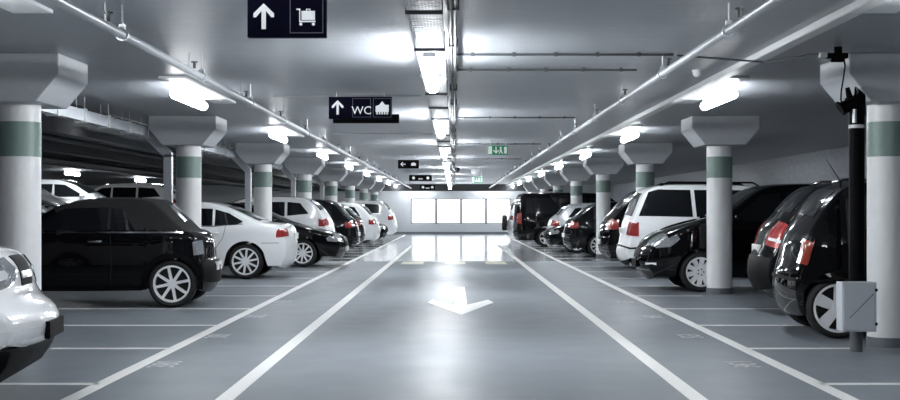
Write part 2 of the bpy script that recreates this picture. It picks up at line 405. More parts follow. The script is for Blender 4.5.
# ------------------------------------------------------------------ signs
def arrow_poly(cx, cz, s, ang=0):
    P = [(0,1.0),(0.80,0.22),(0.80,-0.08),(0.60,-0.08),(0.17,0.42),(0.17,-1.0),(-0.17,-1.0),(-0.17,0.42),(-0.60,-0.08),(-0.80,-0.08),(-0.80,0.22)]
    c, sn = math.cos(ang), math.sin(ang)
    return [(cx + s*(x*c - z*sn), cz + s*(x*sn + z*c)) for x, z in P]
def frame_ring(bm, cx, cz, hw, hh, w, y0, y1):
    box(bm, cx-hw, cx+hw, y0, y1, cz+hh-w, cz+hh); box(bm, cx-hw, cx+hw, y0, y1, cz-hh, cz-hh+w)
    box(bm, cx-hw, cx-hw+w, y0, y1, cz-hh+w, cz+hh-w); box(bm, cx+hw-w, cx+hw, y0, y1, cz-hh+w, cz+hh-w)
def sign_base(name, label, x0, x1, d, z0, z1, m=M['sign'], rods=True):
    t = thing(name, label, 'sign', ((x0+x1)/2, d, z0))
    w = x1-x0; h = z1-z0
    bm = bmesh.new(); box(bm, -w/2, w/2, -0.03, 0.03, 0, h); bevel(bm, 0.004, 1)
    obj('panel', bm, m, t)
    if rods and z1 < CEIL-0.005:
        for x in (-w*0.38, w*0.38):
            bm = bmesh.new(); tube(bm, [(x,0,h-0.002),(x,0,CEIL-z0)], 0.005, 6)
            obj('hanger_rod', bm, M['galv'], t)
    return t, w, h
def px(x, d): return (x-454)*d/F
def pz(y, d): return H + (211-y)*d/F
def trolley(bm, cx, cz, s):
    # luggage trolley with a suitcase; s = half width
    box(bm, cx-0.42*s, cx+0.62*s, -0.034, -0.030, cz-0.38*s, cz+0.32*s)           # suitcase
    frame_ring(bm, cx+0.10*s, cz+0.38*s, 0.17*s, 0.10*s, 0.05*s, -0.034, -0.030)
    box(bm, cx-0.55*s, cx+0.66*s, -0.034, -0.030, cz-0.55*s, cz-0.44*s)            # deck
    box(bm, cx-0.60*s, cx-0.52*s, -0.034, -0.030, cz-0.55*s, cz+0.48*s)            # upright
    box(bm, cx-0.82*s, cx-0.52*s, -0.034, -0.030, cz+0.40*s, cz+0.50*s)
    for w in (-0.48, 0.50): disc_xz(bm, cx+w*s, cz-0.70*s, 0.12*s, -0.034, -0.030)
d = 8.65
t, w, h = sign_base('direction_sign', 'nearest navy hanging sign with up arrow and luggage trolley', px(248,d), px(327,d), d, pz(38,d), pz(38,d)+0.285)
bm = bmesh.new(); prism_xz(bm, arrow_poly(-w/2+0.105, h-0.14-0.01, 0.082), -0.034, -0.030); obj('arrow_symbol', bm, M['signwhite'], t)
bm = bmesh.new(); frame_ring(bm, w/2-0.128, h/2+0.002, 0.107, 0.118, 0.006, -0.033, -0.030); obj('symbol_frame', bm, M['signgrey'], t)
bm = bmesh.new(); trolley(bm, w/2-0.125, h/2-0.0, 0.082); obj('trolley_symbol', bm, M['signwhite'], t)
d = 16.0
t, w, h = sign_base('direction_sign', 'navy hanging sign with up arrow, the letters WC and a small picture', px(329,d), px(392,d), d, pz(119,d), pz(97,d))
bm = bmesh.new(); prism_xz(bm, arrow_poly(-w/2+0.105, h/2+0.005, 0.085), -0.034, -0.030); obj('arrow_symbol', bm, M['signwhite'], t)
bm = bmesh.new(); frame_ring(bm, 0.015, h/2, 0.108, 0.112, 0.005, -0.033, -0.030); frame_ring(bm, w/2-0.115, h/2, 0.108, 0.112, 0.005, -0.033, -0.030); obj('symbol_frame', bm, M['signgrey'], t)
text_mesh('letters', 'WC', 0.135, M['signwhite'], t, (0.015, -0.033, h/2-0.035), (PI/2,0,0), 0.002)
bm = bmesh.new(); cx = w/2-0.115; cz = h/2-0.02
prism_xz(bm, [(cx-0.078,cz-0.03),(cx+0.078,cz-0.03),(cx+0.078,cz+0.055),(cx+0.035,cz+0.055),(cx,cz+0.098),(cx-0.035,cz+0.055),(cx-0.078,cz+0.04)], -0.034, -0.030)
for q in (-0.06,-0.03,0,0.03,0.06): box(bm, cx+q-0.009, cx+q+0.009, -0.034, -0.030, cz-0.058, cz-0.03)
obj('picture_symbol', bm, M['signwhite'], t)
bm = bmesh.new(); box(bm, -0.33, 0.455, 0.04, 0.10, -0.045, 0.06); bar = obj('lower_bar', bm, M['signblack'], t)
def small_sign(label, x0, x1, y0, y1, d, kinds):
    t, w, h = sign_base('direction_sign', label, px(x0,d), px(x1,d), d, pz(y1,d), min(pz(y0,d), CEIL-0.001), M['signblack'])
    bm = bmesh.new()
    for kd, f in kinds:
        cx = w*f
        if kd == 'left': prism_xz(bm, arrow_poly(cx, h/2, h*0.30, PI/2), -0.034, -0.030)
        if kd == 'bag': box(bm, cx-h*0.28, cx+h*0.28, -0.034, -0.030, h*0.33, h*0.62); box(bm, cx-h*0.12, cx+h*0.12, -0.034, -0.030, h*0.62, h*0.70)
        if kd == 'disc': disc_xz(bm, cx, h*0.5, h*0.24, -0.034, -0.030)
        if kd == 'bar': box(bm, cx-h*0.35, cx+h*0.35, -0.034, -0.030, h*0.28, h*0.42)
    obj('symbols', bm, M['signwhite'], t)
small_sign('small black hanging sign with left arrow and bag symbol', 398, 419, 160, 168.5, 34.5, [('left',-0.26),('bag',0.24)])
small_sign('small black hanging sign with two round symbols and a bar', 409, 432, 175, 181, 49.5, [('disc',-0.3),('bar',0),('disc',0.32)])
small_sign('farthest small black hanging sign just above the end wall', 420, 435, 184.5, 190, 66, [('disc',-0.3),('bar',0.0),('disc',0.32)])
def exit_sign(label, x0, x1, y0, y1, d):
    t, w, h = sign_base('exit_sign', label, px(x0,d), px(x1,d), d, pz(y1,d), min(pz(y0,d), CEIL-0.001), M['exitgreen'])
    bm = bmesh.new()
    box(bm, -w*0.48, -w*0.30, -0.034, -0.030, h*0.08, h*0.92)                                    # doorway
    box(bm, w*0.30, w*0.44, -0.034, -0.030, h*0.15, h*0.85)
    prism_xz(bm, arrow_poly(-w*0.10, h/2, h*0.36, PI), -0.034, -0.030)
    disc_xz(bm, w*0.13, h*0.76, h*0.11, -0.034, -0.030)                                         # running figure
    prism_xz(bm, [(w*0.08,h*0.62),(w*0.17,h*0.62),(w*0.19,h*0.40),(w*0.25,h*0.12),(w*0.20,h*0.12),(w*0.13,h*0.35),(w*0.07,h*0.12),(w*0.02,h*0.12),(w*0.09,h*0.40)], -0.034, -0.030)
    obj('running_figure_symbol', bm, M['exitwhite'], t)
exit_sign('green and white exit sign hanging right of the tray', 488, 508, 145.5, 155, 26.5)
exit_sign('smaller farther green exit sign hanging near the end wall', 472, 483, 177, 183, 45)

# ------------------------------------------------------------------ kit at the right front column
bm = bmesh.new(); tube(bm, [(3.58,12.02,0.0),(3.58,12.02,0.22)], 0.055, 20)
t = thing('standpipe', 'tall black vertical pipe standing before the nearest right column', 'pipe', (3.58, 12.0, 0))
for v in bm.verts: v.co -= Vector((3.58,12.0,0))
obj('foot', bm, M['skirt'], t, True, 40)
bm = bmesh.new(); tube(bm, [(0,0,0.20),(0,0,2.20)], 0.068, 24); obj('pipe_run', bm, M['black'], t, True, 40)
bm = bmesh.new(); tube(bm, [(0,0,1.985),(0,0,2.015)], 0.071, 24); obj('collar', bm, M['trunk'], t, True, 40)
bm = bmesh.new(); tube(bm, [(-0.03,0,2.15),(-0.045,0,2.24),(0.0,0.0,2.30),(0.06,0,2.26)], [0.05,0.065,0.06,0.03], 12)
tube(bm, [(-0.15,-0.02,2.16),(-0.02,-0.02,2.20)], [0.055,0.065], 14); tube(bm, [(-0.155,-0.02,2.155),(-0.14,-0.02,2.165)], 0.07, 14)
tube(bm, [(-0.06,-0.02,2.22),(-0.09,-0.02,2.345)], [0.035,0.02], 8); tube(bm, [(0.05,0,2.1),(0.05,0,2.27)], 0.03, 8)
obj('valve', bm, M['black'], t, True, 40)
bm = bmesh.new(); tube(bm, [(-0.04,-0.065,2.03),(-0.04,-0.065,2.15)], 0.02, 8); obj('gauge', bm, M['galv'], t, True, 40)
t = thing('control_cabinet', 'light grey square cabinet fixed on the black pipe by the right front wheel', 'cabinet', (3.525, 11.83, 0.2))
bm = bmesh.new(); box(bm, -0.15, 0.15, -0.09, 0.09, 0, 0.43); bevel(bm, 0.006, 2); obj('body', bm, M['box'], t)
bm = bmesh.new(); box(bm, -0.14, 0.135, -0.098, -0.09, 0.012, 0.418); bevel(bm, 0.003, 1); obj('door', bm, M['box'], t)
bm = bmesh.new(); box(bm, 0.135, 0.155, -0.105, -0.085, 0.35, 0.375); box(bm, 0.135, 0.155, -0.105, -0.085, 0.055, 0.08); obj('latch', bm, M['black'], t)
bm = bmesh.new(); prism_xz(bm, [(-0.09,0.12),(-0.085,0.115),(0.125,0.325),(0.12,0.335)], -0.0995, -0.0975); obj('scratch', bm, M['signgrey'], t)
t = thing('sensor_unit', 'small black ceiling sensor box at the nearest right capital', 'sensor', (3.30, 11.6, 2.56))
bm = bmesh.new(); box(bm, -0.10, 0.08, -0.04, 0.04, 0.0, 0.045); bevel(bm, 0.006, 1); box(bm, -0.06,0.04,-0.02,0.02,-0.03,0.0); box(bm, -0.03, 0.03, -0.02, 0.02, 0.045, CEIL-2.56); obj('body', bm, M['black'], t)
bm = bmesh.new(); box(bm, -0.16, -0.10, -0.03, 0.03, 0.01, 0.05); obj('white_connector', bm, M['trunk'], t)
bm = bmesh.new(); tube(bm, [(0.05,0,0.0),(0.075,0.05,-0.06),(0.075,0.1,-0.16),(0.085,0.2,-0.26),(0.11,0.3,-0.33),(0.15,0.38,-0.37)], 0.007, 8); obj('cable', bm, M['black'], t, True)
bm = bmesh.new(); tube(bm, [(2.0,12.1,CEIL-0.015),(2.78,12.1,CEIL-0.075),(3.1,11.65,CEIL-0.06),(3.16,11.6,CEIL-0.06)], 0.009, 8)
tag(obj('conduit', bm, M['cable'], None, True, 40), 'thin dark cable crossing the trunking to the black sensor box', 'cable')

# ------------------------------------------------------------------ cars
def chaikin(p, it=3):
    for _ in range(it):
        q = [p[0]]
        for a, b in zip(p, p[1:]):
            q.append((a[0]*.75+b[0]*.25, a[1]*.75+b[1]*.25)); q.append((a[0]*.25+b[0]*.75, a[1]*.25+b[1]*.75))
        q.append(p[-1]); p = q
    return p
def resample(p, step):
    d = [0]
    for a, b in zip(p, p[1:]): d.append(d[-1]+math.hypot(b[0]-a[0], b[1]-a[1]))
    n = max(2, int(d[-1]/step)); out = []; j = 0
    for i in range(n+1):
        s = d[-1]*i/n
        while j < len(d)-2 and d[j+1] < s: j += 1
        u = (s-d[j])/max(1e-9, d[j+1]-d[j])
        out.append((p[j][0]+(p[j+1][0]-p[j][0])*u, p[j][1]+(p[j+1][1]-p[j][1])*u))
    return out
def lerp(a, b, u): return a+(b-a)*u

class Car:
    crown = 0.10
    def __init__(s, L, W, outline, belt, wheels, rw, tumble=0.26, rr=0.06, step=0.045, sill=0.22, ra=None, fend=0.16, rend=0.12, elen=0.75):
        s.L=L; s.W=W; s.belt=belt; s.wh=wheels; s.rw=rw; s.tumble=tumble; s.r=rr; s.sill=sill
        s.ra = ra or rw+0.055; s.fend=fend; s.rend=rend; s.elen=elen; s.step=step
        s.P = resample(chaikin(outline), step)
        s.N = []
        n = len(s.P)
        for i in range(n):
            a = s.P[max(0,i-1)]; b = s.P[min(n-1,i+1)]
            dx, dz = b[0]-a[0], b[1]-a[1]; l = math.hypot(dx,dz) or 1
            s.N.append((-dz/l, dx/l))
    def w(s, x, z):
        w = s.W
        if z > s.belt: w -= s.tumble*(z-s.belt) + 0.012
        elif z > s.belt-0.06: w -= 0.012*(z-s.belt+0.06)/0.06
        if z < 0.5: w -= 0.30*(0.5-z)**2*1.6
        w -= 0.015*max(0, (z-0.55))**1
        e = max(0, (s.elen-x)/s.elen); w -= s.fend*e**2.2
        e = max(0, (x-(s.L-s.elen))/s.elen); w -= s.rend*e**2.2
        return w
    def zb(s, x):
        z = s.sill + 0.02*abs(x/s.L-0.5)*2
        for xw in s.wh:
            q = s.ra**2-(x-xw)**2
            if q > 0: z = max(z, s.rw + math.sqrt(q))
        return z
    def top(s, i, u, off=0):      # u in -1..1 across
        (x, z), (nx, nz) = s.P[i], s.N[i]
        r, xr, zr = s.fil(i)
        cr = (0.025 + s.crown*nx*nx)*(1-u*u) + off
        return (x+nx*cr, u*(s.w(xr, zr)-r), z+nz*cr)
    def fil(s, i):
        (x, z), (nx, nz) = s.P[i], s.N[i]
        r = min(s.r, 0.45*max(0.02, abs(z-s.zb(min(max(x,0.06),s.L-0.06)))+0.01))
        return r, x-nx*r, z-nz*r
    def ring(s, i, nv=10, nt=4):
        (x, z), (nx, nz) = s.P[i], s.N[i]
        r, xr, zr = s.fil(i)
        bx = min(max(x, 0.10), s.L-0.08); bz = min(s.zb(bx), max(zr-0.01, 0.05)) if s.zb(bx) > zr else s.zb(bx)
        half = []
        for k in range(nv+1):
            v = k/nv; px_, pz_ = lerp(bx, xr, v), lerp(bz, zr, v)
            half.append((px_, s.w(px_, pz_), pz_))
        W1 = s.w(xr, zr)
        for a in (30, 60):
            a = math.radians(a); half.append((xr+nx*r*math.sin(a), W1-r*(1-math.cos(a)), zr+nz*r*math.sin(a)))
        for k in range(nt+1): 
            p = s.top(i, 1-k/nt); half.append(p)
        return half
    def shell(s, parent, paint, split=None, m2=None, name2=None):
        bms = [bmesh.new(), bmesh.new()]
        allr = []
        for i in range(len(s.P)):
            h = s.ring(i); full = [(x,-y,z) for x,y,z in h] + [(x,y,z) for x,y,z in h[::-1]][1:]
            allr.append(full)
        vs = [[[b.verts.new((p[0]-s.L/2, p[1], p[2])) for p in r] for r in allr] for b in bms]
        for i in range(len(allr)-1):
            nn = len(allr[i])
            for k in range(nn-1):
                cx = (allr[i][k][0]+allr[i+1][k][0]+allr[i][k+1][0]+allr[i+1][k+1][0])/4; cz = (allr[i][k][2]+allr[i+1][k][2]+allr[i][k+1][2]+allr[i+1][k+1][2])/4
                w = 1 if split and split(cx, cz) else 0
                V = vs[w]
                try: bms[w].faces.new((V[i][k], V[i][k+1], V[i+1][k+1], V[i+1][k]))
                except ValueError: pass
            V = vs[0]
            f = bms[0].faces.new((V[i][0], V[i+1][0], V[i+1][-1], V[i][-1])); f.material_index = 1
        for V in (vs[0][0], vs[0][-1]):
            try: bms[0].faces.new(V).material_index = 1
            except ValueError: pass
        for b in bms: bmesh.ops.delete(b, geom=[v for v in b.verts if not v.link_faces], context='VERTS')
        o = obj('body', bms[0], [paint, M['under']], parent, True, 50)
        if split: obj(name2, bms[1], m2, parent, True, 60)
        else: bms[1].free()
        return o
    def grid(s, name, rows, m, parent, both=False, skirt=0.012, flip=(0,0,0)):
        bm = bmesh.new()
        for sg in ((1,-1) if both else (1,)):
            R = [[bm.verts.new((p[0]-s.L/2, p[1]*sg, p[2])) for p in r] for r in rows]
            fs = []
            for a, b in zip(R, R[1:]):
                for k in range(len(a)-1):
                    try: fs.append(bm.faces.new((a[k],a[k+1],b[k+1],b[k])))
                    except ValueError: pass
        bmesh.ops.remove_doubles(bm, verts=bm.verts, dist=0.0005)
        return obj(name, bm, m, parent, True)
    def slab(s, name, rows_out, rows_in, m, parent):
        bm = bmesh.new()
        def mk(rows): return [[bm.verts.new((p[0]-s.L/2, p[1], p[2])) for p in r] for r in rows]
        A = mk(rows_out); B = mk(rows_in)
        for R in (A, B):
            for a, b in zip(R, R[1:]):
                for k in range(len(a)-1): bm.faces.new((a[k],a[k+1],b[k+1],b[k]))
        def edge(R): return R[0] + [r[-1] for r in R[1:]] + R[-1][-2::-1] + [r[0] for r in R[-2:0:-1]]
        a, b = edge(A), edge(B); n = len(a)
        for k in range(n): bm.faces.new((a[k], a[(k+1)%n], b[(k+1)%n], b[k]))
        bmesh.ops.remove_doubles(bm, verts=bm.verts, dist=0.0003)
        return obj(name, bm, m, parent, True, 45)
    def side(s, name, bottom, topc, m, parent, off=0.006, nu=12, nv=5, sides=(-1,1), inn=0.012):
        Bc = resample(bottom, 1e-9) if False else None
        def at(c, u):
            d=[0]
            for a,b in zip(c,c[1:]): d.append(d[-1]+math.hypot(b[0]-a[0],b[1]-a[1]))
            t_ = u*d[-1]; j=0
            while j < len(d)-2 and d[j+1] < t_: j+=1
            q=(t_-d[j])/max(1e-9,d[j+1]-d[j]); return (lerp(c[j][0],c[j+1][0],q), lerp(c[j][1],c[j+1][1],q))
        out = []
        for sg in sides:
            ro, ri = [], []
            for j in range(nv+1):
                a, b = [], []
                for i in range(nu+1):
                    p0 = at(bottom, i/nu); p1 = at(topc, i/nu)
                    x, z = lerp(p0[0],p1[0],j/nv), lerp(p0[1],p1[1],j/nv); w = s.w(x,z)
                    a.append((x, sg*(w+off), z)); b.append((x, sg*(w-inn), z))
                ro.append(a); ri.append(b)
            out.append(s.slab(name, ro, ri, m, parent))
        return out
    def strip(s, name, pts, wd, m, parent, off=0.004, sides=(-1,1), nu=14):
        lo, hi = [], []
        n = len(pts)
        for i in range(n):
            a = pts[max(0,i-1)]; b = pts[min(n-1,i+1)]; dx,dz=b[0]-a[0],b[1]-a[1]; l=math.hypot(dx,dz) or 1
            lo.append((pts[i][0]+dz/l*wd/2, pts[i][1]-dx/l*wd/2)); hi.append((pts[i][0]-dz/l*wd/2, pts[i][1]+dx/l*wd/2))
        return s.side(name, lo, hi, m, parent, off, max(nu,n-1), 1, sides)
    def near(s, x, z, end=None):
        best = None
        for i,(a,b) in enumerate(s.P):
            if end == 'f' and i > len(s.P)*0.45: continue
            if end == 'r' and i < len(s.P)*0.55: continue
            dd = (a-x)**2+(b-z)**2 if x is not None else (b-z)**2
            if best is None or dd < best[0]: best = (dd, i)
        return best[1]
    def across(s, name, p0, p1, u0, u1, m, parent, off=0.006, end=None, n=10, inn=0.012):
        i0 = s.near(*p0, end=end); i1 = s.near(*p1, end=end)
        if i0 > i1: i0, i1 = i1, i0
        if i0 == i1: i1 += 1
        ro = [[s.top(i, lerp(u0,u1,k/n), off) for k in range(n+1)] for i in range(i0, i1+1)]
        ri = [[s.top(i, lerp(u0,u1,k/n), -inn) for k in range(n+1)] for i in range(i0, i1+1)]
        return s.slab(name, ro, ri, m, parent)
    def wrap(s, name, zs, xs, us, m, parent, end='r', off=0.006, sides=(-1,1), inn=0.012):
        # zs: z levels on the end outline; xs: side extents; us: inner extent across
        out = []
        for sg in sides:
            R = []
            for o_ in (off, -inn):
                rows = []
                for z, xx, uu in zip(zs, xs, us):
                    i = s.near(None, z, end); (x, zz), (nx, nz) = s.P[i], s.N[i]
                    r, xr, zr = s.fil(i); row = []
                    for k in range(4):
                        xx_ = lerp(xx, xr, k/4); row.append((xx_, sg*(s.w(xx_, zr)+o_), lerp(z, zr, k/4)))
                    W1 = s.w(xr, zr)
                    for a in (0, 30, 60):
                        a = math.radians(a); row.append((xr+nx*(r+o_)*math.sin(a), sg*(W1-r+(r+o_)*math.cos(a)), zr+nz*(r+o_)*math.sin(a)))
                    for k in range(4):
                        p = s.top(i, lerp(1, uu, k/3), o_); row.append((p[0], sg*p[1], p[2]))
                    rows.append(row)
                R.append(rows)
            out.append(s.slab(name, R[0], R[1], m, parent))
        return out

wheelmesh = {}
def wheel_meshes(r, rr, spokes, style):
    key = (round(r,3), round(rr,3), spokes, style)
    if key in wheelmesh: return wheelmesh[key]
    wd = 0.105
    bm = bmesh.new(); prof = [(rr,-wd*0.85),(rr+0.02,-wd),(r-0.035,-wd),(r-0.01,-wd*0.8),(r,-wd*0.5),(r,wd*0.5),(r-0.01,wd*0.8),(r-0.035,wd),(rr,wd*0.9)]
    n = 48; rings = []
    for q,y in prof: rings.append([bm.verts.new((q*math.cos(2*PI*k/n), y, q*math.sin(2*PI*k/n))) for k in range(n)])
    for a,b in zip(rings, rings[1:]+rings[:1]):
        for k in range(n): bm.faces.new((a[k],a[(k+1)%n],b[(k+1)%n],b[k]))
    tyre = bm
    bm = bmesh.new()
    # lip
    prof = [(rr+0.004,-wd*0.9),(rr+0.004,-wd*0.98),(rr-0.018,-wd*0.98),(rr-0.024,-wd*0.5),(rr+0.004,-wd*0.5)]
    rings = []
    for q,y in prof: rings.append([bm.verts.new((q*math.cos(2*PI*k/n), y, q*math.sin(2*PI*k/n))) for k in range(n)])
    for a,b in zip(rings, rings[1:]+rings[:1]):
        for k in range(n): bm.faces.new((a[k],a[(k+1)%n],b[(k+1)%n],b[k]))
    # dark back
    c = [bm.verts.new((rr*math.cos(2*PI*k/n), -wd*0.35, rr*math.sin(2*PI*k/n))) for k in range(n)]
    bm.faces.new(c).material_index = 1
    # spokes
    for k in range(spokes):
        a = 2*PI*k/spokes + 0.2
        ws = {'slim': (0.020, 0.017), 'five': (0.045, 0.062), 'cap': (0.030, 0.040), 'plain': (0.03,0.03)}[style]
        vs = []
        for q, hw, y in ((0.035, ws[0], -wd*0.72), (rr-0.01, ws[1], -wd*0.92)):
            for sg in (-1,1):
                for yy in (y, y+0.03):
                    x, z = q, sg*hw
                    vs.append(bm.verts.new((x*math.cos(a)-z*math.sin(a), yy, x*math.sin(a)+z*math.cos(a))))
        for f in ((0,1,3,2),(4,6,7,5),(0,4,5,1),(2,3,7,6),(0,2,6,4),(1,5,7,3)): bm.faces.new([vs[i] for i in f])
    # hub
    hr = 0.055 if style != 'cap' else 0.075
    a_ = [bm.verts.new((hr*math.cos(2*PI*k/20), -wd*0.84, hr*math.sin(2*PI*k/20))) for k in range(20)]
    b_ = [bm.verts.new((hr*math.cos(2*PI*k/20), -wd*0.4, hr*math.sin(2*PI*k/20))) for k in range(20)]
    bm.faces.new(a_)
    for k in range(20): bm.faces.new((a_[k],a_[(k+1)%20],b_[(k+1)%20],b_[k]))
    if style == 'cap':
        for q in range(5):
            an = 2*PI*q/5; cx, cz = 0.045*math.cos(an), 0.045*math.sin(an)
            c = [bm.verts.new((cx+0.012*math.cos(2*PI*k/10), -wd*0.86, cz+0.012*math.sin(2*PI*k/10))) for k in range(10)]
            bm.faces.new(c).material_index = 1
    def mesh(b, nm, ms, ang):
        me = bpy.data.meshes.new(nm); bmesh.ops.recalc_face_normals(b, faces=b.faces); b.to_mesh(me); b.free()
        for m in ms: me.materials.append(m)
        for p in me.polygons: p.use_smooth = True
        try: me.set_sharp_from_angle(angle=math.radians(ang))
        except Exception: pass
        return me
    wheelmesh[key] = (mesh(tyre,'wheel',[M['tyre']],40), mesh(bm,'rim',[M['alloy'],M['under']],30))
    return wheelmesh[key]
def add_wheels(c, root, rr, spokes, style):
    tm, rm = wheel_meshes(c.rw, rr, spokes, style)
    for xw in c.wh:
        for sg in (-1, 1):
            w = bpy.data.objects.new('wheel', tm); C.objects.link(w); w.parent = root
            w.location = (xw-c.L/2, sg*(c.w(xw, c.rw+0.1)-0.125), c.rw); w.rotation_euler = (0,0,0 if sg<0 else PI)
            r = bpy.data.objects.new('rim', rm); C.objects.link(r); r.parent = w
def mirror(c, root, x, z, m):
    for sg in (-1, 1):
        bm = bmesh.new(); bmesh.ops.create_uvsphere(bm, u_segments=14, v_segments=8, radius=1)
        for v in bm.verts: v.co = Vector((v.co.x*0.055+x-c.L/2, sg*(c.w(x,z)+0.10)+v.co.y*0.10, v.co.z*0.065+z+0.03))
        w0 = c.w(x, z)
        tube(bm, [(x-c.L/2, sg*(w0-0.01), z), (x-c.L/2, sg*(w0+0.08), z+0.015)], 0.02, 8)
        obj('mirror', bm, m, root, True)
def handle(c, root, x, z, m):
    for sg in (-1, 1):
        bm = bmesh.new(); w0 = c.w(x,z)
        box(bm, x-0.09-c.L/2, x+0.09-c.L/2, min(sg*(w0+0.005),sg*(w0+0.035)), max(sg*(w0+0.005),sg*(w0+0.035)), z-0.014, z+0.014)
        bevel(bm, 0.009, 2)
        for q in (-0.07,0.07): box(bm, x+q-0.01-c.L/2, x+q+0.01-c.L/2, min(sg*(w0-0.01),sg*(w0+0.02)), max(sg*(w0-0.01),sg*(w0+0.02)), z-0.01, z+0.01)
        obj('door_handle', bm, m, root, True, 40)
def plate(c, root, end, z, m=None):
    i = c.near(None, z, end); x = c.top(i, 0, 0)[0]
    bm = bmesh.new(); s = 1 if end == 'r' else -1
    a, b = sorted((x-s*0.02, x+s*0.016)); box(bm, a-c.L/2, b-c.L/2, -0.26, 0.26, z-0.055, z+0.055); bevel(bm, 0.004, 1)
    obj('number_plate', bm, m or M['plate'], root)
def seams(c, root, lines):
    for l in lines: c.strip('door_seam', l, 0.008, M['under'], root, off=0.0015, sides=(-1,))

def place(name, label, Xtip, dnear, W, L, aisle_end, group=None, yaw=0):
    # aisle_end: which end of the car points at the aisle ('f' or 'r')
    left = Xtip < 0
    xc = Xtip - L/2 if left else Xtip + L/2
    rear_plus = (left and aisle_end == 'r') or ((not left) and aisle_end == 'f')
    return thing(name, label, 'car', (xc, dnear+W, 0), (0 if rear_plus else PI) + math.radians(yaw)*(1 if left else -1), group)

def hatch(root, paint, L=4.2, W=0.88, Hh=1.46, rake=0.55, spokes=10, style='slim', rw=0.31, red='red', lod=1, kind='hatch', front=True, cool=None):
    k = Hh/1.46
    if kind == 'hatch':
        ol = [(.10,.22),(.0,.40),(.01,.60),(.16,.74),(1.05,.95),(1.25,1.0),(1.95,1.38*k),(2.4,Hh),(L-1.0,Hh-.01),(L-rake,Hh-.07),(L-rake*.42,1.10),(L-.09,.98),(L-.02,.66),(L,.50),(L-.03,.30),(L-.12,.22)]; belt=.95
    elif kind == 'suv':
        ol = [(.16,.26),(.03,.44),(.0,.62),(.10,.84),(1.0,1.06),(1.2,1.12),(1.85,Hh-.10),(2.3,Hh),(L-.9,Hh-.01),(L-rake,Hh-.08),(L-rake*.45,1.25),(L-.10,1.05),(L-.03,.8),(L,.55),(L-.03,.36),(L-.14,.26)]; belt=1.08
    c = Car(L, W, ol, belt, (0.82, L-0.80), rw, step=0.06/lod)
    root_paint = paint
    c.shell(root, paint)
    wt = Hh-0.14
    x0 = 1.35; xe = L-rake*0.62-0.18
    c.side('side_window', [(x0,belt+.03),(2.25,belt+.03)], [(x0+.62,wt-.02),(2.28,wt)], M['glass'], root)
    c.side('side_window', [(2.33,belt+.03),(3.1,belt+.04)], [(2.33,wt),(3.1,wt)], M['glass'], root)
    c.side('side_window', [(3.17,belt+.05),(xe,belt+.10)], [(3.17,wt),(xe-.22,wt-.03)], M['glass'], root)
    c.across('windscreen', (1.33,1.03 if kind=='hatch' else 1.16), (2.1,Hh-.05), -.86, .86, M['glass'], root)
    c.across('rear_window', (L-rake*.40,1.12 if kind=='hatch' else 1.27), (L-rake*.95,Hh-.09), -.84, .84, M['glass'], root, end='r')
    zt = (.78,.84,.90,.96) if kind=='hatch' else (.86,.93,1.0,1.07)
    c.wrap('tail_light', zt, [L-.24]*4, [.74,.72,.72,.76], M[red], root, 'r')
    c.wrap('headlight', (.58,.64,.70) if kind=='hatch' else (.68,.76,.82), [.26,.30,.24], [.66,.60,.66], M['lens'], root, 'f')
    c.across('grille', (0,.46), (0,.62), -.5, .5, M['black'], root, end='f')
    mirror(c, root, 1.45, belt+.03, paint); handle(c, root, 2.15, belt-.12, paint); handle(c, root, 3.05, belt-.11, paint)
    seams(c, root, [[(1.38,.30),(1.36,.6),(1.36,belt)], [(2.29,.28),(2.29,belt)], [(3.05,.55),(3.12,.75),(3.13,belt)]])
    plate(c, root, 'r', .58); plate(c, root, 'f', .40)
    add_wheels(c, root, rw-0.085, spokes, style)
    return c

# --- L1: white off-roader nose at the left edge
L, W = 4.5, 0.91
t = place('off_road_car', 'white car nose with big headlight poking in at the left edge', -2.68, 7.55, W, L, 'f', yaw=7)
c = Car(L, W, [(.30,.41),(.08,.42),(.02,.46),(.0,.52),(.02,.62),(.12,.70),(.17,.78),(.21,.92),(.32,1.0),(.75,1.07),(1.2,1.13),(1.95,1.60),(2.4,1.68),(3.7,1.67),(4.15,1.58),(4.35,1.15),(4.45,.9),(4.5,.55),(4.4,.26)], 1.05, (0.95,3.55), 0.34, step=0.03, fend=.20, elen=.6, rr=.07)
zb0 = c.zb
c.zb = lambda x: max(zb0(x), .40 + .0*x) if x < 1.0 else zb0(x)
c.shell(t, M['pwhite'])
bm = bmesh.new(); prism_xz(bm, [(.0-L/2,.43),(.03-L/2,.33),(.12-L/2,.20),(1.3-L/2,.20),(1.3-L/2,.42)], -.80, .80); bevel(bm, .03, 2); obj('lower_bumper', bm, M['black'], t, True, 40)
c.side('side_window', [(1.45,1.1),(2.3,1.1)], [(2.0,1.5),(2.3,1.53)], M['glass'], t); c.side('side_window', [(2.4,1.1),(3.3,1.1)], [(2.4,1.53),(3.3,1.53)], M['glass'], t)
c.across('windscreen', (1.3,1.2), (2.1,1.62), -.86, .86, M['glass'], t)
c.wrap('headlight', (.76,.81,.87,.92), [.60,.70,.70,.60], [.50,.36,.32,.38], M['lens'], t, 'f', off=.008)
c.across('grille', (.14,.73), (.2,.93), -.22, .22, M['black'], t, end='f')
c.across('grille_bar', (.16,.79), (.17,.83), -.21, .21, M['chrome'], t, end='f', off=.016)
c.wrap('headlight_lens', (.79,.83,.87), [.40,.44,.40], [.60,.54,.60], M['clearlens'], t, 'f', off=.012)
c.wrap('fog_light', (.45,.49,.53), [.35,.38,.35], [.50,.46,.50], M['clearlens'], t, 'f', off=.004)
plate(c, t, 'f', .50, M['black'])
mirror(c, t, 1.5, 1.1, M['pwhite']); add_wheels(c, t, 0.23, 5, 'five')
seams(c, t, [[(.30,.93),(.8,1.0),(1.2,1.02)]])

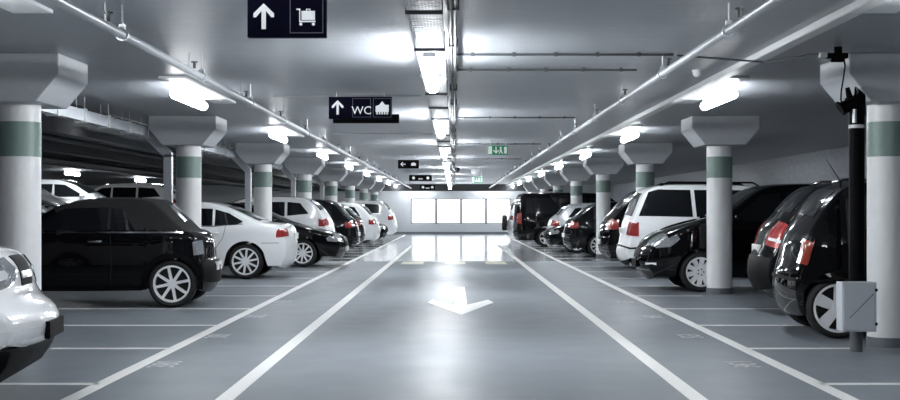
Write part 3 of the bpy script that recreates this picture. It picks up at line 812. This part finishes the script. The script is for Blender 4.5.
# --- L2: black soft-top
L, W = 3.51, 0.83
t = place('convertible_car', 'small black car with dark fabric soft top and many-spoke alloy wheel', -3.29, 17.3, W, L, 'r', yaw=3)
c = Car(L, W, [(.12,.22),(.02,.36),(.0,.5),(.05,.72),(.25,.86),(.95,.98),(1.18,1.03),(1.68,1.34),(2.05,1.41),(2.5,1.41),(2.82,1.39),(2.93,1.33),(3.26,1.0),(3.38,.96),(3.44,.88),(3.46,.62),(3.51,.54),(3.505,.36),(3.47,.24),(3.45,.22)], .97, (0.66, 3.12), 0.31, step=0.03, tumble=.30, ra=.345, rend=.10, elen=.55)
c.shell(t, M['pblack'], split=lambda x, z: z > .985 and x > 1.62, m2=M['fabric'], name2='soft_top')
c.side('side_window', [(1.32,1.0),(2.30,1.0)], [(1.72,1.28),(2.30,1.30)], M['glass'], t, off=.008)
c.side('quarter_window', [(2.34,1.0),(2.66,1.0)], [(2.34,1.29),(2.48,1.27)], M['glass'], t, off=.008)
c.strip('chrome_strip', [(1.2,.975),(2.3,.975),(3.26,.975)], .018, M['chrome'], t, off=.006)
c.across('windscreen', (1.25,1.07), (1.68,1.33), -.88, .88, M['glass'], t)
c.across('rear_window', (3.18,1.08), (2.98,1.27), -.55, .55, M['glass'], t, end='r')
arc = [(3.12+.365*math.cos(a), .31+.37*math.sin(a)) for a in [math.radians(q) for q in range(-12,193,12)]]
c.strip('wheel_arch_trim', arc, .06, M['black'], t, off=.012, nu=24)
arc = [(.66+.395*math.cos(a), .32+.395*math.sin(a)) for a in [math.radians(q) for q in range(-12,193,12)]]
c.strip('wheel_arch_trim', arc, .06, M['black'], t, off=.012, nu=24)
c.strip('sill_trim', [(1.06,.26),(2.0,.255),(2.74,.26)], .07, M['black'], t, off=.012)
c.wrap('tail_light', (.68,.74,.80,.85), [3.41]*4, [.80]*4, M['lens'], t, 'r'); c.wrap('tail_light_surround', (.65,.665), [3.40]*2, [.79]*2, M['chrome'], t, 'r')
c.wrap('headlight', (.62,.70,.78), [.3,.34,.3], [.6,.55,.6], M['lens'], t, 'f')
c.wrap('rear_bumper', (.32,.40,.50,.56), [3.46,3.46,3.46,3.46], [.0]*4, M['black'], t, 'r', off=.02)
handle(c, t, 2.15, .86, M['chrome']); mirror(c, t, 1.42, 1.02, M['black']); plate(c, t, 'r', .52)
seams(c, t, [[(1.12,.3),(1.1,.6),(1.2,.97)], [(2.34,.28),(2.36,.6),(2.34,.97)]])
add_wheels(c, t, 0.235, 8, 'slim')

# --- L3: white saloon
L, W = 4.45, 0.89
t = place('saloon_car', 'white saloon parked boot first with red tail light and ten-spoke wheel', -3.10, 24.8, W, L, 'r')
c = Car(L, W, [(.12,.2),(.02,.34),(.0,.5),(.03,.64),(.25,.76),(1.35,.95),(1.5,.99),(2.15,1.35),(2.55,1.42),(2.95,1.42),(3.30,1.34),(3.62,1.20),(3.88,1.07),(4.06,1.02),(4.30,1.0),(4.40,.95),(4.43,.72),(4.45,.55),(4.42,.32),(4.32,.22)], .95, (0.90, 3.71), 0.32, step=0.035, tumble=.33)
c.shell(t, M['pwhite'])
c.side('side_window', [(1.55,.985),(2.35,.985)], [(2.05,1.27),(2.35,1.32)], M['glass'], t); c.side('side_window', [(2.41,.985),(3.10,.985)], [(2.41,1.32),(3.10,1.29)], M['glass'], t)
c.side('quarter_window', [(3.15,.985),(3.55,1.0),(3.66,1.05)], [(3.15,1.28),(3.40,1.21),(3.64,1.07)], M['glass'], t)
c.strip('window_trim', [(1.5,.972),(3.1,.972),(3.66,1.01)], .014, M['chrome'], t)
c.across('windscreen', (1.55,1.02), (2.2,1.36), -.86, .86, M['glass'], t); c.across('rear_window', (3.95,1.055), (3.35,1.325), -.8, .8, M['glass'], t)
c.wrap('tail_light', (.76,.82,.88,.93), [4.27,4.27,4.28,4.32], [.78,.76,.76,.8], M['red'], t, 'r'); c.wrap('headlight', (.6,.66,.71), [.5]*3, [.6]*3, M['lens'], t, 'f')
handle(c, t, 2.25, .84, M['pwhite']); handle(c, t, 3.12, .85, M['pwhite']); mirror(c, t, 1.7, 1.0, M['pwhite']); plate(c, t, 'r', .78)
seams(c, t, [[(2.38,.26),(2.38,.95)], [(3.05,.4),(3.3,.75),(3.35,.97)], [(4.32,.66),(4.0,.66)]])
add_wheels(c, t, 0.245, 10, 'slim')

# --- L4: black hatch, nose to the aisle
t = place('hatchback_car', 'black hatchback parked nose out beside the white saloon', -2.55, 30.0, 0.87, 4.25, 'f')
hatch(t, M['pblack'], L=4.25, Hh=1.42, spokes=10, lod=1.4)
# --- far left cars
t = place('hatchback_car', 'white car with dark slanted rear window behind the black hatchback nose', -3.2, 34.2, 0.88, 4.2, 'r')
hatch(t, M['pwhite'], L=4.2, Hh=1.62, rake=.5, kind='suv')
t = place('hatchback_car', 'dark estate car with small red tail lights fifth on the left', -2.85, 38.2, 0.88, 4.2, 'r')
hatch(t, M['pblack2'], L=4.2, Hh=1.58, rake=.6)
t = place('hatchback_car', 'red-tailed black hatchback with silver wheel far on the left', -2.95, 42.2, 0.88, 4.1, 'r')
hatch(t, M['pblack2'], L=4.1, Hh=1.50, red='orange')
t = place('hatchback_car', 'white hatchback seventh on the left with red tail light', -2.75, 47.2, 0.88, 4.1, 'r')
hatch(t, M['pwhite'], L=4.1, Hh=1.55)
t = place('hatchback_car', 'black car between two white ones far on the left', -2.75, 53.0, 0.88, 4.2, 'f')
hatch(t, M['pblack'], L=4.2, Hh=1.55)
t = place('off_road_car', 'white off-roader farthest on the left before the end wall', -2.6, 57.9, 0.9, 4.4, 'r')
hatch(t, M['pwhite'], L=4.4, Hh=1.70, rake=.45, kind='suv')

# --- R1: nearest black hatch at right
t = place('hatchback_car', 'nearest black car on the right with five-spoke wheel behind the grey cabinet', 3.42, 13.0, 0.86, 4.05, 'r', yaw=5)
L = 4.05; Car.crown = 0.07
c = Car(L, 0.86, [(.12,.22),(.0,.40),(.02,.60),(.16,.74),(1.0,.95),(1.2,1.02),(1.85,1.46),(2.3,1.54),(3.2,1.55),(3.60,1.50),(3.82,1.20),(3.94,1.0),(3.98,.80),(4.04,.60),(4.05,.42),(4.0,.24),(3.96,.22)], .98, (0.80,3.65), .30, step=.03, rend=.14, elen=.6)
c.shell(t, M['pblack'])
c.side('side_window', [(1.3,1.02),(2.2,1.02)], [(1.85,1.40),(2.2,1.43)], M['glass'], t); c.side('side_window', [(2.27,1.02),(3.0,1.02)], [(2.27,1.43),(3.0,1.43)], M['glass'], t)
c.side('side_window', [(3.07,1.03),(3.55,1.08)], [(3.07,1.43),(3.42,1.40)], M['glass'], t)
c.across('rear_window', (3.84,1.20), (3.64,1.47), -.84, .84, M['glass'], t, end='r'); c.across('windscreen', (1.25,1.08), (1.9,1.48), -.86, .86, M['glass'], t)
c.wrap('tail_light', (.74,.82,.90,.97), [3.93,3.91,3.89,3.87], [.90]*4, M['orange'], t, 'r')
c.wrap('headlight', (.56,.62,.70), [.46]*3, [.6]*3, M['lens'], t, 'f')
c.wrap('bumper_strip', (.55,.585), [3.60,3.60], [0,0], M['black'], t, 'r', off=.012)
bm = bmesh.new(); tube(bm, [(3.46-L/2,0,1.54),(3.62-L/2,0,1.79)], [.006,.003], 6); obj('antenna', bm, M['black'], t)
seams(c, t, [[(2.23,.28),(2.23,.98)], [(3.0,.5),(3.08,.98)]]); handle(c, t, 2.1, .88, M['pblack']); handle(c, t, 2.95, .88, M['pblack']); mirror(c, t, 1.4, 1.03, M['pblack'])
add_wheels(c, t, .235, 5, 'five')
Car.crown = 0.10
# --- R2: black hatch with large red lights
L = 4.3
t = place('hatchback_car', 'black car with large bright red tail light, second nearest on the right', 3.80, 15.8, 0.88, L, 'r', yaw=4)
c = Car(L, 0.88, [(.12,.22),(.0,.40),(.02,.60),(.16,.76),(1.0,.98),(1.2,1.05),(1.85,1.50),(2.3,1.58),(3.2,1.59),(3.62,1.56),(3.80,1.45),(4.02,1.20),(4.14,1.06),(4.20,.86),(4.28,.66),(4.30,.50),(4.26,.32),(4.12,.22)], 1.02, (0.84,3.55), .32, step=.035, rend=.14, elen=.6)
c.shell(t, M['pblack'])
c.side('side_window', [(1.3,1.06),(2.2,1.06)], [(1.85,1.44),(2.2,1.47)], M['glass'], t); c.side('side_window', [(2.27,1.06),(3.0,1.06)], [(2.27,1.47),(3.0,1.47)], M['glass'], t)
c.side('side_window', [(3.07,1.07),(3.7,1.14)], [(3.07,1.47),(3.5,1.45)], M['glass'], t)
c.across('rear_window', (4.02,1.20), (3.72,1.51), -.86, .86, M['glass'], t, end='r'); c.across('windscreen', (1.25,1.1), (1.9,1.52), -.86, .86, M['glass'], t)
c.wrap('tail_light', (.80,.90,1.0,1.10), [3.95,3.90,3.86,3.84], [.60,.58,.62,.72], M['red'], t, 'r', off=.012)
c.wrap('reflector_strip', (.885,.905), [3.93]*2, [.66]*2, M['clearlens'], t, 'r', off=.016)
c.wrap('rear_bumper', (.34,.42,.52,.62,.66), [3.95]*5, [0]*5, M['black'], t, 'r', off=.015)
for sg in (-1,1):
    bm = bmesh.new(); tube(bm, [(x-L/2, sg*0.66, z) for x, z in ((2.0,1.575),(2.1,1.62),(3.4,1.63),(3.55,1.585))], .016, 8); obj('roof_rail', bm, M['chrome'], t, True)
seams(c, t, [[(2.23,.28),(2.23,1.02)]]); handle(c, t, 2.1, .9, M['pblack']); mirror(c, t, 1.4, 1.07, M['pblack']); plate(c, t, 'r', .78)
add_wheels(c, t, .235, 7, 'plain')
# --- R3: black compact people carrier, nose to the aisle
L = 4.1
t = place('people_carrier', 'black people carrier parked nose out behind the second right column', 3.0, 20.75, 0.86, L, 'f')
c = Car(L, 0.86, [(.14,.22),(.03,.34),(.0,.46),(.04,.64),(.14,.80),(.36,.93),(.62,1.03),(1.0,1.12),(1.15,1.17),(1.7,1.58),(2.05,1.66),(3.2,1.67),(3.7,1.62),(3.95,1.15),(4.05,.95),(4.1,.55),(4.0,.24),(3.95,.22)], 1.05, (0.80,3.35), .31, step=.03, fend=.22)
c.shell(t, M['pblack'])
c.side('side_window', [(1.25,1.09),(2.05,1.09)], [(1.75,1.50),(2.05,1.53)], M['glass'], t); c.side('side_window', [(2.13,1.09),(2.9,1.09)], [(2.13,1.54),(2.9,1.54)], M['glass'], t)
c.side('side_window', [(2.98,1.10),(3.6,1.12)], [(2.98,1.54),(3.5,1.52)], M['glass'], t)
c.across('windscreen', (1.2,1.21), (1.72,1.60), -.88, .88, M['glass'], t); c.across('rear_window', (3.93,1.2), (3.75,1.55), -.84, .84, M['glass'], t, end='r')
c.wrap('headlight', (.70,.76,.82,.88), [.34,.42,.48,.44], [.62,.60,.62,.70], M['lens'], t, 'f', off=.008)
c.wrap('fog_light', (.41,.45), [.13,.13], [.90,.90], M['clearlens'], t, 'f'); c.across('grille', (0,.50), (.03,.64), -.5, .5, M['black'], t, end='f')
c.wrap('tail_light', (.85,.95,1.05), [3.85]*3, [.7]*3, M['red'], t, 'r')
handle(c, t, 1.98, .93, M['chrome']); handle(c, t, 2.85, .93, M['pblack']); mirror(c, t, 1.35, 1.1, M['pblack']); plate(c, t, 'f', .42, M['black'])
seams(c, t, [[(1.15,.3),(1.15,1.05)], [(2.09,.28),(2.09,1.05)]]); c.strip('side_indicator', [(.98,.80),(1.06,.80)], .03, M['clearlens'], t, off=.008)
add_wheels(c, t, .225, 10, 'cap')
# --- R4: white people carrier
L = 4.7
t = place('people_carrier', 'large white people carrier parked rear out with long dark windows', 3.22, 24.8, 0.91, L, 'r', yaw=3)
c = Car(L, 0.91, [(.12,.24),(.0,.40),(.02,.62),(.14,.82),(.9,1.02),(1.15,1.10),(2.0,1.62),(2.5,1.73),(3.6,1.74),(4.12,1.72),(4.36,1.60),(4.46,1.34),(4.58,1.06),(4.62,.80),(4.66,.62),(4.70,.50),(4.68,.36),(4.58,.25),(4.50,.24)], 1.10, (0.90,3.75), .33, step=.035, tumble=.20, rend=.10, elen=.6)
c.shell(t, M['pwhite'])
c.side('side_window', [(1.4,1.14),(2.15,1.14)], [(2.0,1.58),(2.2,1.62)], M['glass'], t); c.side('side_window', [(2.23,1.14),(3.4,1.14)], [(2.27,1.63),(3.44,1.64)], M['glass'], t)
c.side('side_window', [(3.47,1.14),(4.46,1.16)], [(3.51,1.64),(4.1,1.65),(4.28,1.60)], M['glass'], t)
c.across('windscreen', (1.2,1.14), (2.05,1.64), -.88, .88, M['glass'], t); c.across('rear_window', (4.55,1.14), (4.38,1.55), -.84, .84, M['glass'], t, end='r')
c.wrap('tail_light', (.78,.87,.96,1.05), [4.46,4.46,4.46,4.46], [.8,.8,.8,.82], M['red'], t, 'r', off=.01)
c.wrap('bumper_strip', (.56,.60), [4.22]*2, [0]*2, M['black'], t, 'r', off=.014); c.wrap('lower_bumper', (.27,.32,.36), [4.28]*3, [0]*3, M['black'], t, 'r', off=.006)
c.wrap('headlight', (.66,.74,.80), [.5]*3, [.6]*3, M['lens'], t, 'f')
for sg in (-1,1):
    bm = bmesh.new(); tube(bm, [(x-L/2, sg*0.70, z) for x, z in ((2.2,1.69),(2.35,1.775),(3.9,1.785),(4.05,1.72))], .016, 8); obj('roof_rail', bm, M['black'], t, True)
seams(c, t, [[(2.2,.28),(2.2,1.1)], [(3.13,.28),(3.13,1.1)], [(4.3,.6),(4.3,.74)]]); handle(c, t, 3.05, .95, M['pwhite']); mirror(c, t, 1.5, 1.15, M['pwhite']); plate(c, t, 'r', .88)
add_wheels(c, t, .24, 7, 'plain')
# --- R5...
t = place('off_road_car', 'dark tall car with red tail light left of the white people carrier', 3.3, 28.9, 0.9, 4.5, 'r')
hatch(t, M['pblack'], L=4.5, W=.9, Hh=1.72, rake=.62, kind='suv', lod=1.3)
t = place('saloon_car', 'black car with bright wheel and red tail light just left of the fourth right column', 3.15, 36.75, 0.88, 4.4, 'r')
hatch(t, M['pblack2'], L=4.4, W=.88, Hh=1.50, rake=.7, lod=1.2)
t = place('hatchback_car', 'black car nose out with silver roof glints behind the fourth right column', 2.85, 40.2, 0.86, 4.1, 'f')
hatch(t, M['pblack'], L=4.1, W=.86, Hh=1.50)
t = place('hatchback_car', 'silver hatchback with red tail light and white wheel far on the right', 3.05, 42.15, 0.86, 4.1, 'r')
hatch(t, M['psilver'], L=4.1, W=.86, Hh=1.5)
# black van
L = 4.9
t = place('van', 'tall black van far on the right with rear toward the aisle', 2.18, 46.6, 0.95, L, 'r')
c = Car(L, 0.95, [(.12,.26),(.0,.45),(.03,.7),(.2,.9),(.9,1.1),(1.7,1.75),(2.1,1.88),(4.5,1.88),(4.78,1.82),(4.86,1.2),(4.9,.6),(4.86,.3),(4.78,.26)], 1.1, (0.95,3.9), .33, step=.06, tumble=.1)
c.shell(t, M['pblack'])
c.side('side_window', [(1.5,1.16),(2.4,1.16)], [(1.85,1.65),(2.4,1.70)], M['glass'], t); c.side('side_window', [(2.5,1.16),(4.6,1.16)], [(2.5,1.70),(4.55,1.70)], M['glass'], t)
c.across('rear_window', (4.87,1.2), (4.80,1.7), -.8, .8, M['glass'], t, end='r'); c.across('windscreen', (1.0,1.2), (1.65,1.7), -.86, .86, M['glass'], t)
c.wrap('tail_light', (.8,.95,1.1,1.2), [4.74]*4, [.84]*4, M['red'], t, 'r'); c.wrap('headlight', (.7,.8), [.4]*2, [.6]*2, M['lens'], t, 'f')
mirror(c, t, 1.5, 1.15, M['black']); handle(c, t, 2.3, 1.0, M['black']); plate(c, t, 'r', .6)
add_wheels(c, t, .22, 6, 'plain')
t = place('off_road_car', 'pale off-roader with spare wheel on its back, farthest on the right', 2.35, 56.5, 0.9, 4.2, 'r')
c = hatch(t, M['psilver'], L=4.2, W=.9, Hh=1.75, rake=.25, kind='suv')
tm, rm = wheel_meshes(.33, .22, 6, 'plain')
w = bpy.data.objects.new('spare_wheel', tm); C.objects.link(w); w.parent = t; w.location = (4.2/2+.20, 0, .75); w.rotation_euler = (0,0,PI/2)
# --- neighbouring deck cars (raised by 0.55)
deck = [(-9.3,21.0,'psilver','silver'),(-9.4,26.2,'pwhite','white'),(-9.2,30.6,'pblack2','charcoal'),(-9.4,34.0,'pwhite','white'),(-9.3,39.0,'psilver','silver'),(-9.2,44.5,'pwhite','white'),(-9.3,50.0,'pblack2','charcoal'),(-9.4,55.5,'pwhite','white'),
        (-16.5,40.0,'pwhite','white'),(-16.4,46.5,'psilver','silver'),(-16.6,53.0,'pwhite','white')]
dl = []
for i, (X, d, m, cn) in enumerate(deck):
    row = 'near' if i < 8 else 'far'
    t = place('off_road_car', '%s %s car from the camera in the %s row on the raised neighbouring deck' % (ORD[i] if i<8 else ORD[i-8], cn, row), X, d, .9, 4.4, 'f' if i != 5 else 'r', 'cars on the neighbouring deck')
    t.location.z = 0.55
    hatch(t, M[m], L=4.4, W=.9, Hh=1.62, rake=.5, kind='suv', lod=.8)

# ------------------------------------------------------------------ world, camera, view
w = bpy.data.worlds.new('World'); bpy.context.scene.world = w; w.use_nodes = True
w.node_tree.nodes['Background'].inputs[0].default_value = (0.55,0.65,0.8,1); w.node_tree.nodes['Background'].inputs[1].default_value = 0.1
cam = bpy.data.cameras.new('camera'); co = bpy.data.objects.new('camera', cam); C.objects.link(co)
co.location = (0,0,H); co.rotation_euler = (PI/2,0,0)
cam.sensor_fit = 'HORIZONTAL'; cam.sensor_width = 36; cam.lens = 54
cam.shift_x = -4/900; cam.shift_y = 11/900
cam.clip_start = 0.1; cam.clip_end = 200
s = bpy.context.scene; s.camera = co
s.view_settings.view_transform = 'Standard'; s.view_settings.look = 'None'; s.view_settings.gamma = 1
s.view_settings.exposure = 1.95; s.view_settings.use_curve_mapping = False
